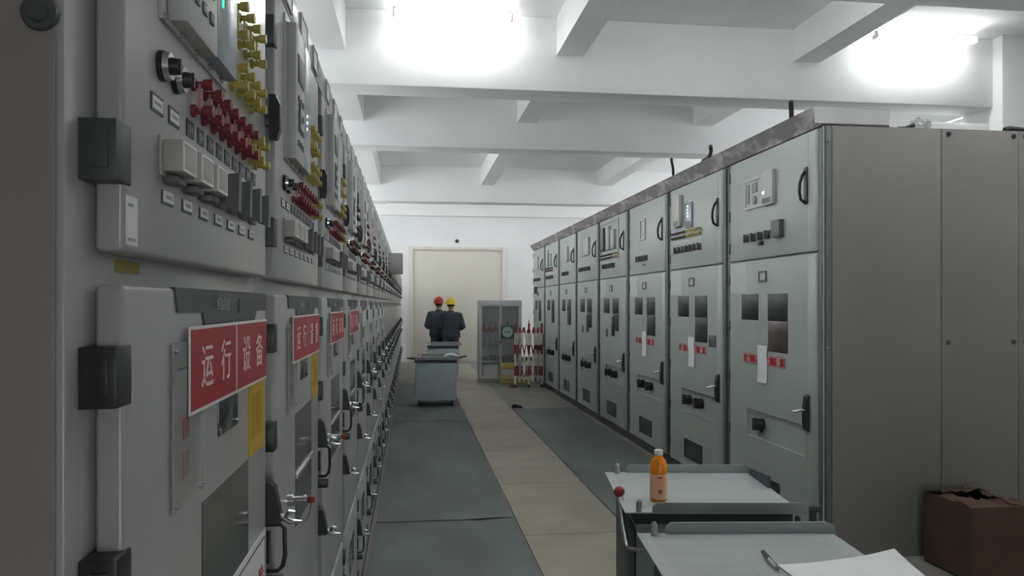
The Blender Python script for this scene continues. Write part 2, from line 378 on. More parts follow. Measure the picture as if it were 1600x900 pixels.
def slim_cabinet():
    R = thing('relay_switchgear_cabinet', '', 'switchgear cabinet', (XD, Y0, 0), 0, 'slim switchgear cabinets in a long row')
    body = MB().box(-1.53, -.03, -.0525, .7455, 0, 2.235+D, .003).build('body', 'lpaint', R)
    # ---- instrument door
    ud = MB(D).box(-.026, 0, 0, .705, 1.566, 2.15, .005, 3).build('instrument_door', 'lpaint', R)
    def hinge(par, zc, m='black'):
        b = MB(D); b.box(-.03, .003, -.027, .012, zc-.028, zc+.028, .0015)
        b.box(-.020, -.004, -.0285, -.02, zc-.017, zc+.017, .0008)
        b.build('hinge', m, par)
    hinge(ud, 1.657, 'hinge'); hinge(ud, 2.05, 'hinge')
    b = MB(D)
    ringbox(b, 0, .004, .100, .390, 1.822, 2.13, .012)
    b.box(0, .023, .125, .256, 1.828, 2.12, .004)
    b.build('relay_case', 'relay', ud)
    b = MB(D)
    for r in range(4):
        for c in range(3): b.box(.023, .0255, .15+.032*c, .168+.032*c, 1.86+.032*r, 1.874+.032*r, .002)
    b.box(.023, .0255, .15, .235, 2.0, 2.06, .001); b.box(.023, .027, .16, .173, 1.90, 1.955)
    b.build('relay_keypad', 'switchgrey', ud)
    MB(D).box(0, .022, .262, .372, 1.832, 2.12, .003).build('display_panel', 'display', ud)
    MB(D).box(.022, .0232, .282, .288, 1.905, 1.925).build('indicator_light', 'led', ud)
    for k in range(5): MB(D).cyl((.004, .105+.06*k, 1.826), (.009, .105+.06*k, 1.826), .004, seg=8).build('mounting_screw', 'chrome', ud)
    for yy in (.105, .155):
        b = MB(D); b.cyl((0, yy, 1.772), (.006, yy, 1.772), .0165); b.mi = 1; b.cyl((.006, yy, 1.772), (.012, yy, 1.772), .0155, .0145)
        b.mi = 0; b.cyl((.012, yy, 1.772), (.020, yy, 1.772), .0095, .008); b.box(.018, .0215, yy-.002, yy+.002, 1.764, 1.780)
        b.build('selector_knob', ['black', 'chrome'], ud)
    for yy in (.092, .150):
        b = MB(D); b.box(0, .0015, yy-.019, yy+.019, 1.718, 1.737); b.mi = 1; b.box(.0012, .002, yy-.016, yy+.016, 1.721, 1.734); b.mi = 2
        b.box(.0018, .0023, yy-.012, yy+.010, 1.726, 1.729); b.build('name_plate', ['hinge', 'white', 'greychar'], ud)
    def press(yy, zc, m, h=.016):
        b = MB(D)
        for dz in (-h, h):
            b.cyl((0, yy, zc+dz), (.005, yy, zc+dz), .0078); b.cyl((.005, yy, zc+dz), (.014, yy, zc+dz), .0045)
            b.cyl((.014, yy, zc+dz), (.0255, yy, zc+dz), .0066, .0076)
        b.mi = 1; b.box(.009, .0115, yy-.005, yy+.005, zc-h, zc+h)
        b.build('press_plate', [m, m if m != 'redcap' else 'pinkplate'], ud)
    for k in range(9): press(.225+.047*k, 1.770, 'redcap' if k < 7 else 'yellowcap')
    for k in range(4): press(.43+.047*k, 1.856, 'yellowcap', .0135)
    for k in range(4): press(.43+.047*k, 1.940, 'yellowcap', .021)
    for k in range(9):
        yy = .214+.047*k
        b = MB(D); b.box(0, .0015, yy-.015, yy+.015, 1.719, 1.739); b.mi = 1; b.box(.0013, .002, yy-.006, yy, 1.724, 1.734)
        b.box(.0013, .002, yy+.003, yy+.009, 1.726, 1.732); b.build('name_plate', ['hinge', 'greychar'], ud)
    for k in range(7):
        yy = .128+.074*k
        if k < 3:
            b = MB(D); b.box(0, .003, yy-.028, yy+.028, 1.655, 1.698, .001); b.box(.003, .024, yy-.026, yy+.026, 1.659, 1.694, .002)
            b.mi = 1; ringbox(b, .023, .0248, yy-.025, yy+.025, 1.660, 1.693, .003); b.mi = 2; b.box(.023, .0242, yy-.012, yy+.012, 1.668, 1.686)
            b.mi = 3; b.box(0, .016, yy-.018, yy+.018, 1.648, 1.657, .003)  # small dark block below the cover stands in for its shadow
            b.build('selector_switch', ['switchbeige', 'white', 'switchbeige', 'switchgrey'], ud)
        else:
            b = MB(D); b.box(0, .005, yy-.024, yy+.024, 1.65, 1.698, .002); b.cyl((.005, yy, 1.674), (.013, yy, 1.674), .017)
            b.prism([(.013, 1.652), (.03, 1.646), (.031, 1.699), (.013, 1.696)], 'y', yy-.008, yy+.008)
            b.build('selector_switch', 'switchgrey', ud)
        b = MB(D); b.box(0, .0015, yy-.021, yy+.017, 1.625, 1.640); b.mi = 1; b.box(.001, .002, yy-.018, yy+.017, 1.628, 1.640); b.mi = 2
        b.box(.0016, .0023, yy-.010, yy+.010, 1.632, 1.636); b.build('name_plate', ['hinge', 'white', 'greychar'], ud)
    b = MB(D); b.box(-.03, .008, .700, .722, 1.846, 1.868, .003); b.prism([(.006, 1.822), (.02, 1.822), (.026, 1.84), (.026, 1.885), (.018, 1.904), (.006, 1.904)], 'y', .70, .722)
    b.build('latch', 'black', ud)
    # ---- breaker door
    md = MB(D).box(-.026, 0, 0, .705, .612, 1.535, .005, 3).build('breaker_door', 'lpaint', R)
    for z in (1.45, 1.258, .885): hinge(md, z)
    b = MB(D); b.prism([(.150, 1.536), (.160, 1.507), (.266, 1.506), (.282, 1.480), (.588, 1.484), (.612, 1.505), (.694, 1.505), (.700, 1.536)], 'x', -.004, .0022)
    b.mi = 1; b.text('断路器室', .019, facing(.0024, .375, 1.515, '+x')); b.mi = 2
    b.cyl((.002, .478, 1.514), (.003, .478, 1.514), .011)
    b.build('name_strip', ['strip', 'greychar', 'hinge'], md, smooth=False)
    b = MB(D); b.box(.003, .0055, .135, .252, 1.283, 1.473); b.mi = 1
    for yy in (.143, .243):
        for zz in (1.291, 1.465): b.cyl((0, yy, zz), (.0085, yy, zz), .0042, seg=10)
    b.mi = 2; b.box(.0055, .0059, .150, .242, 1.442, 1.4435)
    b.mi = 3
    for yy in (.168, .178, .188): b.box(.0055, .0059, yy, yy+.003, 1.36, 1.385); b.box(.0055, .0059, yy, yy+.0025, 1.315, 1.345)
    b.build('acrylic_notice', ['acrylic', 'chrome', 'hinge', 'redchar'], md)
    b = MB(D); b.box(-.002, .0018, .350, .468, 1.332, 1.392, .001); b.mi = 1
    for yy in (.357, .461):
        for zz in (1.338, 1.386): b.cyl((.0015, yy, zz), (.004, yy, zz), .0035, seg=8)
    b.build('inspection_window', ['glass', 'chrome'], md)
    MB(D).box(-.002, .0012, .268, .547, 1.0, 1.262).build('viewing_window', 'glass', md)
    b = MB(D); b.box(0, .003, .345, .690, .93, 1.108, .001); b.mi = 1; ringbox(b, .0027, .0035, .355, .680, .940, 1.098, .003)
    b.mi = 2; b.text('止步 高压危险', .046, facing(.0036, .52, 1.03, '+x'))
    b.build('warning_plate', ['white', 'hinge', 'redchar'], md, smooth=False, label='white warning plate with red characters')
    # lock cylinder with a red tip
    b = MB(D); b.cyl((0, .16, 1.09), (.012, .16, 1.09), .013); b.cyl((.012, .16, 1.09), (.042, .16, 1.09), .0085); b.cyl((.034, .16, 1.09), (.039, .16, 1.09), .012)
    b.mi = 1; b.sph((.050, .16, 1.09), .0085); b.tube([(.05, .16, 1.082), (.045, .163, 1.055), (.036, .166, 1.04)], .0012)
    b.build('trip_button', ['chrome', 'red'], md, label='chrome cylinder with red tip')
    # handle
    def handle(par, z, loop, nm='door_handle'):
        b = MB(D); y = .728
        b.prism([(-.03, z+.085), (.006, z+.088), (.014, z+.08), (.027, z+.016), (.02, z+.012), (-.03, z+.012)], 'y', y-.013, y+.013)
        b.mi = 1; b.loft([(.006, y, z+.04+D), (.02, y, z+.026+D), (.04, y, z+.013+D), (.062, y, z+.012+D)], [(.007, .004), (.008, .005), (.010, .005), (.006, .003)])
        b.loft([(.03, y, z+.018+D), (.04, y, z+.032+D), (.05, y, z+.03+D)], [(.008, .004), (.010, .005), (.005, .003)])
        b.mi = 0
        if loop:
            b.tube([(-.03, y, z+.008), (.022, y, z+.008), (.03, y, z), (.031, y, z-.05), (.027, y, z-.07), (.018, y, z-.079), (-.03, y, z-.079)], .0042)
            b.box(-.03, .004, y-.01, y+.01, z-.062, z-.006)
            b.box(-.03, .026, y-.012, y+.012, z-.112, z-.086, .004)
        b.build(nm, ['black', 'chrome'], par)
    handle(md, 1.095, True); handle(md, .835, False)
    # ---- cable door
    ld = MB(D).box(-.026, 0, 0, .705, .06, .585, .005, 3).build('cable_door', 'lpaint', R)
    for z in (.5, .15): hinge(ld, z)
    handle(ld, .36, True)
    MB(D).box(-.002, .0012, .22, .48, .33, .47).build('viewing_window', 'glass', ld)
    # ---- fixed front strips
    MB(D).box(-.03, -.006, -.045, .74, .588, .609, .002).build('seam_rail', 'steel', R)
    MB().box(-.03, -.012, -.0525, .7455, 0, .10).build('plinth', 'hinge', R)
    tp = MB(D).box(-.03, -.003, -.047, .741, 2.159, 2.235, .004).build('top_panel', 'lpaint', R)
    for yy, w in ((.12, .10), (.36, .12), (.60, .09)):
        b = MB(D); ringbox(b, -.003, .002, yy, yy+w, 2.168, 2.228, .004); b.mi = 1; b.box(-.003, 0, yy+.004, yy+w-.004, 2.172, 2.224)
        b.build('label_holder', ['relay', 'white'], tp)
    return R
proto = slim_cabinet()
cache_kids()
extra_skip = ('red_sign',)
cabs = [proto]
for i in range(1, NL):
    skip = ('warning_plate', 'indicator_light')
    if i == 10: skip += ('relay_case', 'relay_keypad', 'display_panel', 'selector_knob', 'mounting_screw')
    if i >= 5: skip += ('acrylic_notice', 'mounting_screw')
    if i >= 9: skip += ('name_plate', 'hinge', 'indicator_light', 'relay_keypad', 'warning_plate', 'inspection_window', 'label_holder')
    c = copy_tree(proto, None, skip); c.location = (XD, Y0+PL*i, 0); cabs.append(c)
seen = {0: 'nearest the camera, with sticker strip and yellow notice', 1: 'second from the near end', 2: 'third from the near end', 3: 'fourth and last with a red sign'}
for i, c in enumerate(cabs):
    c['label'] = 'slim light grey switchgear cabinet, %s in its row' % (seen[i] if i in seen and i else ORD[i]+' from the near end') if i else \
        'slim light grey switchgear cabinet with yellow notice, nearest of its long row'
cache_kids()
def kid(o, nm): return [k for k in KIDS[o.name] if k.name.split('.')[0] == nm][0]
for i, c in enumerate(cabs):          # bright lower rim of the viewing window
    if i and i < 12: MB(D).box(0, .006, .268, .56, 1.112, 1.122, .001).build('window_ledge', 'steel', kid(c, 'breaker_door'))
for z in (1.93, 1.945, 1.96): MB(D).box(.022, .0232, .30, .306, z-.003, z+.003).build('indicator_light', 'ledw', kid(cabs[1], 'instrument_door'))
# far cabinets carry dark press plates
for i, c in enumerate(cabs):
    if i >= 3:
        k = kid(c, 'breaker_door'); k = [q for q in KIDS[k.name] if q.name.startswith('trip_button')][0]
        k.material_slots[1].link = 'OBJECT'; k.material_slots[1].material = M['black']; k['label'] = 'chrome cylinder'
        for k in KIDS[kid(c, 'instrument_door').name]:
            if k.name.startswith('press_plate'):
                k.material_slots[0].link = 'OBJECT'; k.material_slots[0].material = M['darkcap' if i != 4 else 'redcap']
# red signs on the first four
b = MB(D); b.box(.0062, .0082, .200, .682, 1.384, 1.490, .0005); b.mi = 1
b.box(.0078, .0088, .204, .438, 1.389, 1.486); b.box(.0078, .0088, .447, .678, 1.389, 1.486); b.mi = 2
for ch, yy in zip('运行设备', (.276, .376, .510, .612)): b.text(ch, .060, facing(.0091, yy, 1.435, '+x'), .98)
b.mi = 3; b.box(0, .0065, .27, .30, 1.42, 1.46); b.box(0, .0065, .64, .67, 1.42, 1.46)
sign0 = b.build('red_sign', ['white', 'signred', 'char', 'hinge'], None, smooth=False, label='red sign with white characters')
b = MB(D); b.box(0, .0012, .552, .685, 1.262, 1.393); b.mi = 1
for k in range(5): b.box(.001, .0016, .575+.018*k, .58+.018*k, 1.29, 1.365)
yel0 = b.build('yellow_notice', ['yellow', 'yellowdark'], None, label='yellow notice')
for i in range(4):
    o = sign0 if i == 0 else sign0.copy()
    if i: COL.objects.link(o)
    o.parent = kid(cabs[i], 'breaker_door'); o.location.y = -.014
    if i < 2:
        o = yel0 if i == 0 else yel0.copy()
        if i: COL.objects.link(o)
        o.parent = kid(cabs[i], 'breaker_door')
# near cabinet only: sticker, yellow tag, end panel bolt
ud = kid(proto, 'instrument_door')
b = MB(D); b.box(0, .0008, .004, .034, 1.567+.006, 1.620); b.mi = 1; b.box(.0007, .0012, .009, .028, 1.577, 1.580); b.box(.0007, .0012, .009, .022, 1.610, 1.613)
b.build('white_sticker', ['white', 'greychar'], ud)
MB(D).box(-.031, -.029, .058, .128, 1.549, 1.562).build('yellow_tag', 'yellowtag', kid(proto, 'body'))
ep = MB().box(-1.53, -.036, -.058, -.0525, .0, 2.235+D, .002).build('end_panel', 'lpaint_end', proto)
for x in (-.047, -1.48):
    for z in (1.765+D, 1.0, .3):
        if z < 1.5 and x > -.1 and z > .9: continue
        b = MB(); b.cyl((x, -.058, z), (x, -.0625, z), .0155, .0145, 20); b.cyl((x, -.0625, z), (x, -.0645, z), .009, .008, 20)
        b.build('bolt', 'hinge', ep)

# grey meter box on the tenth cabinet
t = thing('meter_box', 'small plain grey box sticking out high on the slim cabinet row', 'box', (XD, 8.79, 1.86+D))
MB().box(.001, .165, 0, .22, 0, .235, .004).build('case', 'lpaint', t)
MB().box(.165, .169, .01, .21, .01, .225, .002).build('cover', 'relay', t)

# ------------------------------------------------------------------ tall row (faces -x)
XRF, YR0, PR, NR = 2.487, 4.405, 1.404, 8
def tall_cabinet(i):
    nm = ['nearest, with bare end panel', 'second from near end, with yellow plates', 'third from near end', 'fourth from near end',
          'fifth from near end', 'sixth from near end', 'seventh from near end', 'last, behind the barrier'][i]
    R = thing('tall_switchgear_cabinet', 'tall grey-green switchgear cabinet, %s of its row' % nm, 'switchgear cabinet', (XRF, YR0+PR*i, 0), 0, 'tall switchgear cabinets in a row')
    MB().box(.022, 2.78, .002, PR-.002, 0, 2.66, .003).build('body', 'rdark', R)
    a = .055 if i == 0 else .11
    ud = MB(D).box(-.0, .022, a, 1.365, 1.847, 2.605, .008).build('instrument_door', 'rpaint', R)
    ld = MB(D).box(.0, .022, a, 1.365, .04, .545).box(.0, .022, a, 1.365, .740, 1.833).box(.0, .022, a, .19, .545, .740).box(.0, .022, 1.06, 1.365, .545, .740).build('breaker_door', 'rpaint', R, smooth=False)
    MB().box(.0, .022, .002, PR-.002, 0, .085).build('plinth', 'hinge', R)
    b = MB(D); b.box(.004, .022, a-.045, a-.004, .06, 2.6, .003); b.build('frame_post', 'rdark', R)
    # flat strip along the near side of the doors
    for par, z0, z1 in ((ud, 1.86, 2.59), (ld, .06, 1.82)):
        MB(D).box(-.0035, .0, a+.012, a+.115, z0, z1, .002).build('edge_strip', 'rpaint', par)
    for z in (2.5, 2.2, 1.95):
        MB(D).box(-.008, .012, 1.362, 1.385, z-.04, z+.04, .003).build('hinge', 'hinge', ud)
    for z in (1.7, 1.35, .95, .55, .2):
        MB(D).box(-.008, .012, 1.362, 1.385, z-.035, z+.035, .003).build('hinge', 'hinge', ld)
    # upper handle: a bow with a finger slot
    y = a+.095 if i else .185
    b = MB(D); b.box(-.012, -.003, y-.022, y+.022, 2.15, 2.385, .004)
    b.tube([(-.012, y, 2.36), (-.03, y+.004, 2.33), (-.045, y+.006, 2.28), (-.048, y+.006, 2.23), (-.04, y+.004, 2.18), (-.012, y, 2.16)], .010)
    b.build('door_handle', 'black', ud)
    y = a+.075 if i else .165
    b = MB(D); b.prism([(-.003, .71), (-.022, .72), (-.03, .76), (-.03, .86), (-.02, .93), (-.003, .945)], 'y', y-.025, y+.025)
    b.mi = 1; b.loft([(-.025, y, .845+D), (-.05, y+.004, .85+D), (-.075, y+.01, .84+D), (-.085, y+.04, .835+D)], [(.012, .012), (.012, .010), (.016, .009), (.010, .006)])
    b.build('door_handle', ['black', 'chrome'], ld)
    # ---- instruments
    def block(name, v0, v1, z0, z1, dp, m, par=ud, bev=.003): return MB(D).box(-dp, 0, v0, v1, z0, z1, bev).build(name, m, par)
    def switches(v0, v1, z, n, m='switchgrey'):
        for k in range(n):
            vv = v0+(v1-v0)*(k+.5)/n; w = (v1-v0)/n*.36
            b = MB(D); b.box(-.006, 0, vv-w, vv+w, z-.03, z+.03, .002); b.cyl((-.006, vv, z), (-.018, vv, z), w*.7)
            b.box(-.034, -.018, vv-.008, vv+.008, z-.03, z+.03, .003); b.build('selector_switch', m, ud)
    def presses(v0, v1, z, n, ma, mb_, split):
        for k in range(n):
            vv = v0+(v1-v0)*(k+.5)/n; b = MB(D)
            for dz in (-.02, .02): b.cyl((0, vv, z+dz), (-.03, vv, z+dz), .011, .013, 10)
            b.mi = 1; b.box(-.02, -.016, vv-.007, vv+.007, z-.02, z+.02)
            b.build('press_plate', [ma if k >= split else mb_, 'white'], ud)
        b = MB(D); b.box(-.002, 0, v0, v1, z-.075, z-.055); b.build('name_plate', 'relay', ud)
    if i == 0:
        b = MB(D); ringbox(b, -.012, 0, .80, 1.086, 2.216, 2.44, .018); b.mi = 1; b.box(-.004, 0, .818, 1.068, 2.234, 2.422)
        b.mi = 3; b.box(-.010, -.004, .88, .96, 2.33, 2.40, .002); b.cyl((-.004, .92, 2.275), (-.014, .92, 2.275), .03); b.box(-.01, -.004, 1.01, 1.05, 2.26, 2.40)
        b.build('meter_panel', ['relay', 'rpaint', 'switchgrey', 'switchmid'], ud)
        b = MB(D); b.box(-.03, 0, .60, .77, 2.208, 2.449, .004); b.mi = 1; b.box(-.032, -.03, .63, .75, 2.225, 2.26); b.mi = 2; b.cyl((-.03, .73, 2.30), (-.034, .73, 2.30), .012)
        b.build('relay_case', ['relay', 'switchgrey', 'ledw'], ud)
        switches(.66, 1.11, 2.005, 4)
        block('selector_switch', .49, .61, 1.97, 2.09, .035, 'switchgrey')
        block('selector_switch', .79, .83, 1.94, 1.965, .03, 'black')
    elif i == 1:
        b = MB(D); b.box(-.04, 0, 1.03, 1.20, 2.235, 2.53, .005); b.mi = 1; b.box(-.042, -.04, 1.05, 1.18, 2.25, 2.29); b.build('relay_case', ['relay', 'switchgrey'], ud)
        b = MB(D); b.box(-.02, 0, .77, .93, 2.205, 2.433, .004); b.mi = 1; b.box(-.022, -.02, .79, .91, 2.215, 2.26)
        b.mi = 2
        for z in (2.30, 2.33, 2.36, 2.39): b.box(-.0215, -.02, .84, .865, z, z+.014)
        b.build('display_panel', ['display', 'switchgrey', 'ledw'], ud)
        presses(.55, 1.29, 2.155, 13, 'darkcap', 'yellowcap', 6)
        switches(.55, 1.24, 2.02, 7)
    elif i == 2:
        b = MB(D); ringbox(b, -.012, 0, .76, .94, 2.209, 2.435, .02); b.mi = 1; b.box(-.004, 0, .78, .92, 2.229, 2.415); b.build('meter_panel', ['relay', 'lpaint'], ud)
        switches(.67, 1.09, 2.01, 4); block('name_plate', .76, .86, 1.93, 1.945, .002, 'black')
    elif i == 3:
        for v in (1.08, .80, .56): block('relay_case', v, v+.15, 2.20, 2.50 if v > .6 else 2.44, .035, 'relay' if v < 1 else 'switchgrey')
        b = MB(D); ringbox(b, -.01, 0, .42, 1.30, 2.08, 2.56, .012); b.build('meter_panel', 'lpaint', ud)
        presses(.45, 1.28, 2.12, 12, 'hinge', 'yellowcap', 3); switches(.6, 1.2, 2.0, 6)
    elif i == 4:
        block('relay_case', .55, .80, 2.21, 2.46, .03, 'relay'); block('meter_panel', .86, 1.12, 2.2, 2.5, .004, 'lpaint'); switches(.5, 1.2, 2.02, 7)
    elif i == 5:
        block('relay_case', .60, .78, 2.2, 2.44, .03, 'relay'); switches(.6, 1.1, 2.01, 4)
    elif i == 6:
        block('relay_case', 1.0, 1.15, 2.2, 2.5, .03, 'relay'); block('display_panel', .72, .9, 2.2, 2.42, .02, 'display'); presses(.55, 1.29, 2.14, 12, 'darkcap', 'darkcap', 6); switches(.55, 1.2, 2.0, 7)
    else:
        block('relay_case', .7, 1.1, 2.2, 2.45, .03, 'relay'); switches(.5, 1.25, 2.0, 7)
        b = MB(D); b.box(-.06, 0, .9, .99, 1.72, 1.86, .004); b.build('latch', 'switchgrey', ud)
    # ---- breaker door
    if i < 4: MB(D).box(-.0015, 0, 1.06, 1.345 if i else 1.355, 1.60, 1.828).build('paper_notice', 'notice', ld)
    b = MB(D); ringbox(b, -.008, 0, .74, .86, 1.675, 1.753, .014); b.mi = 1; b.box(-.003, 0, .754, .846, 1.689, 1.739); b.build('counter', ['switchgrey', 'relay'], ld)
    b = MB(D); b.box(-.003, 0, .87, 1.15, 1.40, 1.59, .001); b.build('inspection_window', 'glass2', ld)
    b = MB(D); b.box(-.003, 0, .435, .72, 1.40, 1.588, .001); b.mi = 1; b.box(-.003, 0, .43, .715, 1.185, 1.398, .001); b.build('inspection_window', ['glass2', 'brownglass' if i == 0 else 'glass2'], ld)
    if i == 1: block('small_plate', .245, .40, 1.155, 1.255, .002, 'switchgrey', ld)
    if i in (0, 1, 2):
        b = MB(D); b.box(-.004, 0, .47, 1.115, 1.082, 1.152, .001); b.mi = 1; ringbox(b, -.005, -.003, .475, 1.11, 1.086, 1.148, .003)
        b.box(-.0048, -.0038, .79, .80, 1.086, 1.148)
        for ch, yy in zip('运行设备', (1.03, .88, .71, .56)): b.text(ch, .056, facing(-.0046, yy, 1.115, '-x'), 1.15)
        b.build('red_sign', ['signred', 'char'], ld, smooth=False, label='red sign with white characters')
        b = MB(D)
        n = 8; L = []
        for k in range(n+1):
            z = 1.222-(1.222-.955)*k/n; L.append(-.0065-.002*math.sin(k*.9))
        pts = [(L[k], 1.222-(1.222-.955)*k/n) for k in range(n+1)]
        b.prism(pts+[(x-.0012, z) for x, z in reversed(pts)], 'y', .725, .868)
        b.build('paper_strip', 'paper', ld)
    if i >= 3 and i < 5:
        block('viewing_slot', .62, .74, 1.12, 1.36, .012, 'black' if i == 3 else 'hinge', ld); block('small_plate', .95, 1.05, 1.1, 1.2, .002, 'switchgrey', ld)
    # recessed operating panel
    b = MB(D); ringbox(b, -.003, .0, .18, 1.07, .535, .75, .009); b.build('recess_frame', 'rpaint', ld)
    b = MB(D); b.box(.0195, .0215, .19, 1.06, .545, .740); b.build('recess_panel', 'rpaint', ld)
    for v in ((.84,) if i == 0 else (.88, .60)):
        b = MB(D); b.cyl((.0195, v, .65), (-.02, v, .65), .045); b.cyl((-.02, v, .65), (-.045, v, .65), .03, .026); b.box(-.06, -.03, v-.012, v+.012, .61, .70, .005)
        b.box(-.03, -.004, v-.07, v+.0, .65, .675, .005)
        b.build('operating_knob', 'black', ld)
    if i == 0: MB(D).cyl((.0195, .84, .585), (-.01, .84, .585), .02).build('keyhole', 'chrome', ld)
    # grille
    b = MB(D); ringbox(b, -.006, 0, .545, .98, .12, .29, .01); b.box(-.001, 0, .555, .97, .13, .28)
    for k in range(9): b.box(-.005, 0, .555, .97, .137+.0165*k, .143+.0165*k)
    b.build('vent_grille', 'glass' if i < 4 else 'switchgrey', ld)
    # scuffed wiring trough on top
    b = MB(D); b.prism([(.0, 2.612), (-.07, 2.715), (-.064, 2.718), (.44, 2.718), (.44, 2.612)], 'y', .002 if i else -.004, PR-.002)
    b.build('wire_trough', 'trough', R)
    return R
tall = [tall_cabinet(i) for i in range(NR)]
# end panels of the near cabinet
R = tall[0]
for k, (x0, x1) in enumerate(((.062, .786), (.790, 1.316), (1.320, 2.78))):
    p = MB().box(x0, x1, -.006, .002, 0.0, 2.655, .002).build('end_panel', 'rend', R)
    bx = () if k == 0 else (x0+.045, x1-.032)
    for x in bx:
        for z in (2.625, 1.325, .12):
            b = MB(); b.cyl((x, -.006, z), (x, -.011, z), .016, .015, 20); b.mi = 0; b.cyl((x, -.011, z), (x, -.015, z), .009, .008, 6)
            b.build('bolt', 'hinge', p)
p = MB().box(.022, .060, -.004, .002, 0.0, 2.655, .002).build('corner_post', 'rdark', R)
for z in (2.555, 1.3): MB().cyl((.032, -.004, z), (.032, -.008, z), .008).build('bolt', 'chrome', p)
MB().box(.005, .012, -.004, .002, .05, 2.655).build('corner_edge', 'rpaint', R)
b = MB(D); b.prism([(-.052, 2.620), (-.058, 2.712), (.436, 2.712), (.436, 2.620)], 'y', -.010, -.0045); b.build('trough_end_cover', 'trough_end', R)

# things lying on the tall cabinets
def cable(path, r, label):
    tag(MB().tube(path, r).build('cable_end', 'wire'), label, 'cable', 'loose cables on the cabinet tops')
cable([(2.60, 5.0, 2.786), (2.57, 4.95, 2.80), (2.555, 4.92, 2.86), (2.53, 4.88, 2.93)], .016, 'dark cable end standing up from trough of the nearest tall cabinet')
cable([(2.47, 6.3, 2.785), (2.45, 6.1, 2.79), (2.43, 6.02, 2.815), (2.41, 5.98, 2.85)], .016, 'short dark cable end above trough of the second tall cabinet')
cable([(2.50, 7.1, 2.781), (2.47, 7.05, 2.792), (2.45, 7.0, 2.85), (2.42, 6.95, 2.90), (2.40, 6.9, 2.915)], .013, 'curved dark cable rising from the trough above the third tall cabinet')
b = MB(); b.box(3.30, 3.73, 4.55, 4.63, 2.662, 2.735, .006)
b.box(3.30, 3.73, 4.575, 4.605, 2.735, 2.742, .003)
tag(b.build('cable_trunking', 'white'), 'white length of trunking lying on top of the nearest tall cabinet', 'trunking')
rnd = random.Random(3); b = MB()
bmesh.ops.create_icosphere(b.bm, subdivisions=3, radius=.055)
for v in b.bm.verts:
    v.co *= 1+.35*(rnd.random()-.5)
    v.co = Vector((3.22, 4.52, 2.71))+Vector((v.co.x*1.2, v.co.y*.8, v.co.z*.8))
tag(b.build('crumpled_wrapper', 'acrylic', smooth=False), 'crumpled clear wrapper beside the white trunking on the cabinet top', 'wrapper')
b = MB(); b.tube([(3.05, 4.5, 2.675), (3.10, 4.5, 2.678), (3.16, 4.5, 2.70)], .012)
tag(b.build('cable_end', 'wire'), 'dark cable stub beside the crumpled wrapper on the cabinet top', 'cable')
b = MB(); b.tube([(3.76, 4.46, 2.679), (3.80, 4.47, 2.69), (3.92, 4.48, 2.685)], .016)
tag(b.build('cable_end', 'wire'), 'dark cable lying on the cabinet top past the white trunking', 'cable')

# ------------------------------------------------------------------ carts
TOP = .704
def cart(label, loc, rz, lever=False, side=False, small=False):
    t = thing('transfer_cart', label, 'cart', loc, rz, 'blue-grey transfer carts')
    b = MB(); b.box(-.305, .305, -.335, .335, .085, .655, .008); b.build('body', 'cart', t)
    b = MB(); b.box(-.285, .285, -.341, -.334, .11, .63, .003); b.build('front_panel', 'cart', t)
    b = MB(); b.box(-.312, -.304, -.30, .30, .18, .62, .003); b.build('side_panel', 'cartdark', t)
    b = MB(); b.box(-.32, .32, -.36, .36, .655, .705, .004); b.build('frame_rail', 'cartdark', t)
    b = MB(); b.box(-.36, .36, -.375, .375, .705, TOP, .003); b.build('top_plate', 'carttop', t)
    for y in (-.368, .368):
        pts = [(-.255, TOP-.002), (-.255, TOP+.022), (-.238, TOP+.042), (.335, TOP+.042), (.365, TOP+.03), (.375, TOP-.002)] if y > 0 else \
              [(-.25, TOP-.002), (-.25, TOP+.025), (-.232, TOP+.042), (.36, TOP+.042), (.378, TOP+.03), (.378, TOP-.002)]
        MB().prism(pts, 'y', y-.004, y+.004).build('flange', 'flange', t)
        b = MB(); b.cyl((-.30, y*.95, TOP), (-.30, y*.95, TOP+.042), .013); b.cyl((-.30, y*.95, TOP+.042), (-.30, y*.95, TOP+.05), .011, .006); b.build('locating_pin', 'steel', t)
    for sx in (-1, 1):
        for sy in (-1, 1):
            b = MB(); b.box(sx*.25-.03, sx*.25+.03, sy*.27-.025, sy*.27+.025, .072, .09, .004); b.box(sx*.25-.024, sx*.25-.018, sy*.27-.02, sy*.27+.02, .03, .08); b.box(sx*.25+.018, sx*.25+.024, sy*.27-.02, sy*.27+.02, .03, .08)
            c = b.build('caster', 'steel', t)
            MB().cyl((sx*.25-.016, sy*.27, .036), (sx*.25+.016, sy*.27, .036), .035, seg=20).build('wheel', 'rubber', c)
    if side:
        b = MB(); b.prism([(.05, TOP), (.34, TOP), (.34, TOP+.03), (.05, TOP+.055)], 'x', .350, .362); b.build('side_plate', 'cartdark', t)
        b = MB(); b.box(.378, .43, -.372, -.345, TOP+.004, TOP+.03, .004); b.cyl((.40, -.358, TOP-.05), (.40, -.358, TOP+.005), .014); b.box(.33, .345, -.372, -.35, TOP-.06, TOP-.017); b.build('lock_rail', 'cartdark', t)
    if lever:
        b = MB(); b.loft([(-.352, -.16, .71), (-.35, -.24, .62), (-.345, -.33, .55)], [(.014, .014)]*3); b.loft([(-.345, -.33, .55), (-.30, -.352, .548), (-.25, -.35, .548)], [(.008, .008)]*3)
        l = b.build('lever', 'steel', t)
        MB().sph((-.354, -.145, .735), .024).build('knob', 'red', l, label='red ball knob')
    return t
cart('rear of the two near carts, with the juice bottle on its plate', (1.262, 3.33, .018), math.radians(-8), True, True)
fc = cart('front-most pale-topped cart with pen and paper on it', (1.135, 2.325, .018), math.radians(-6.5))
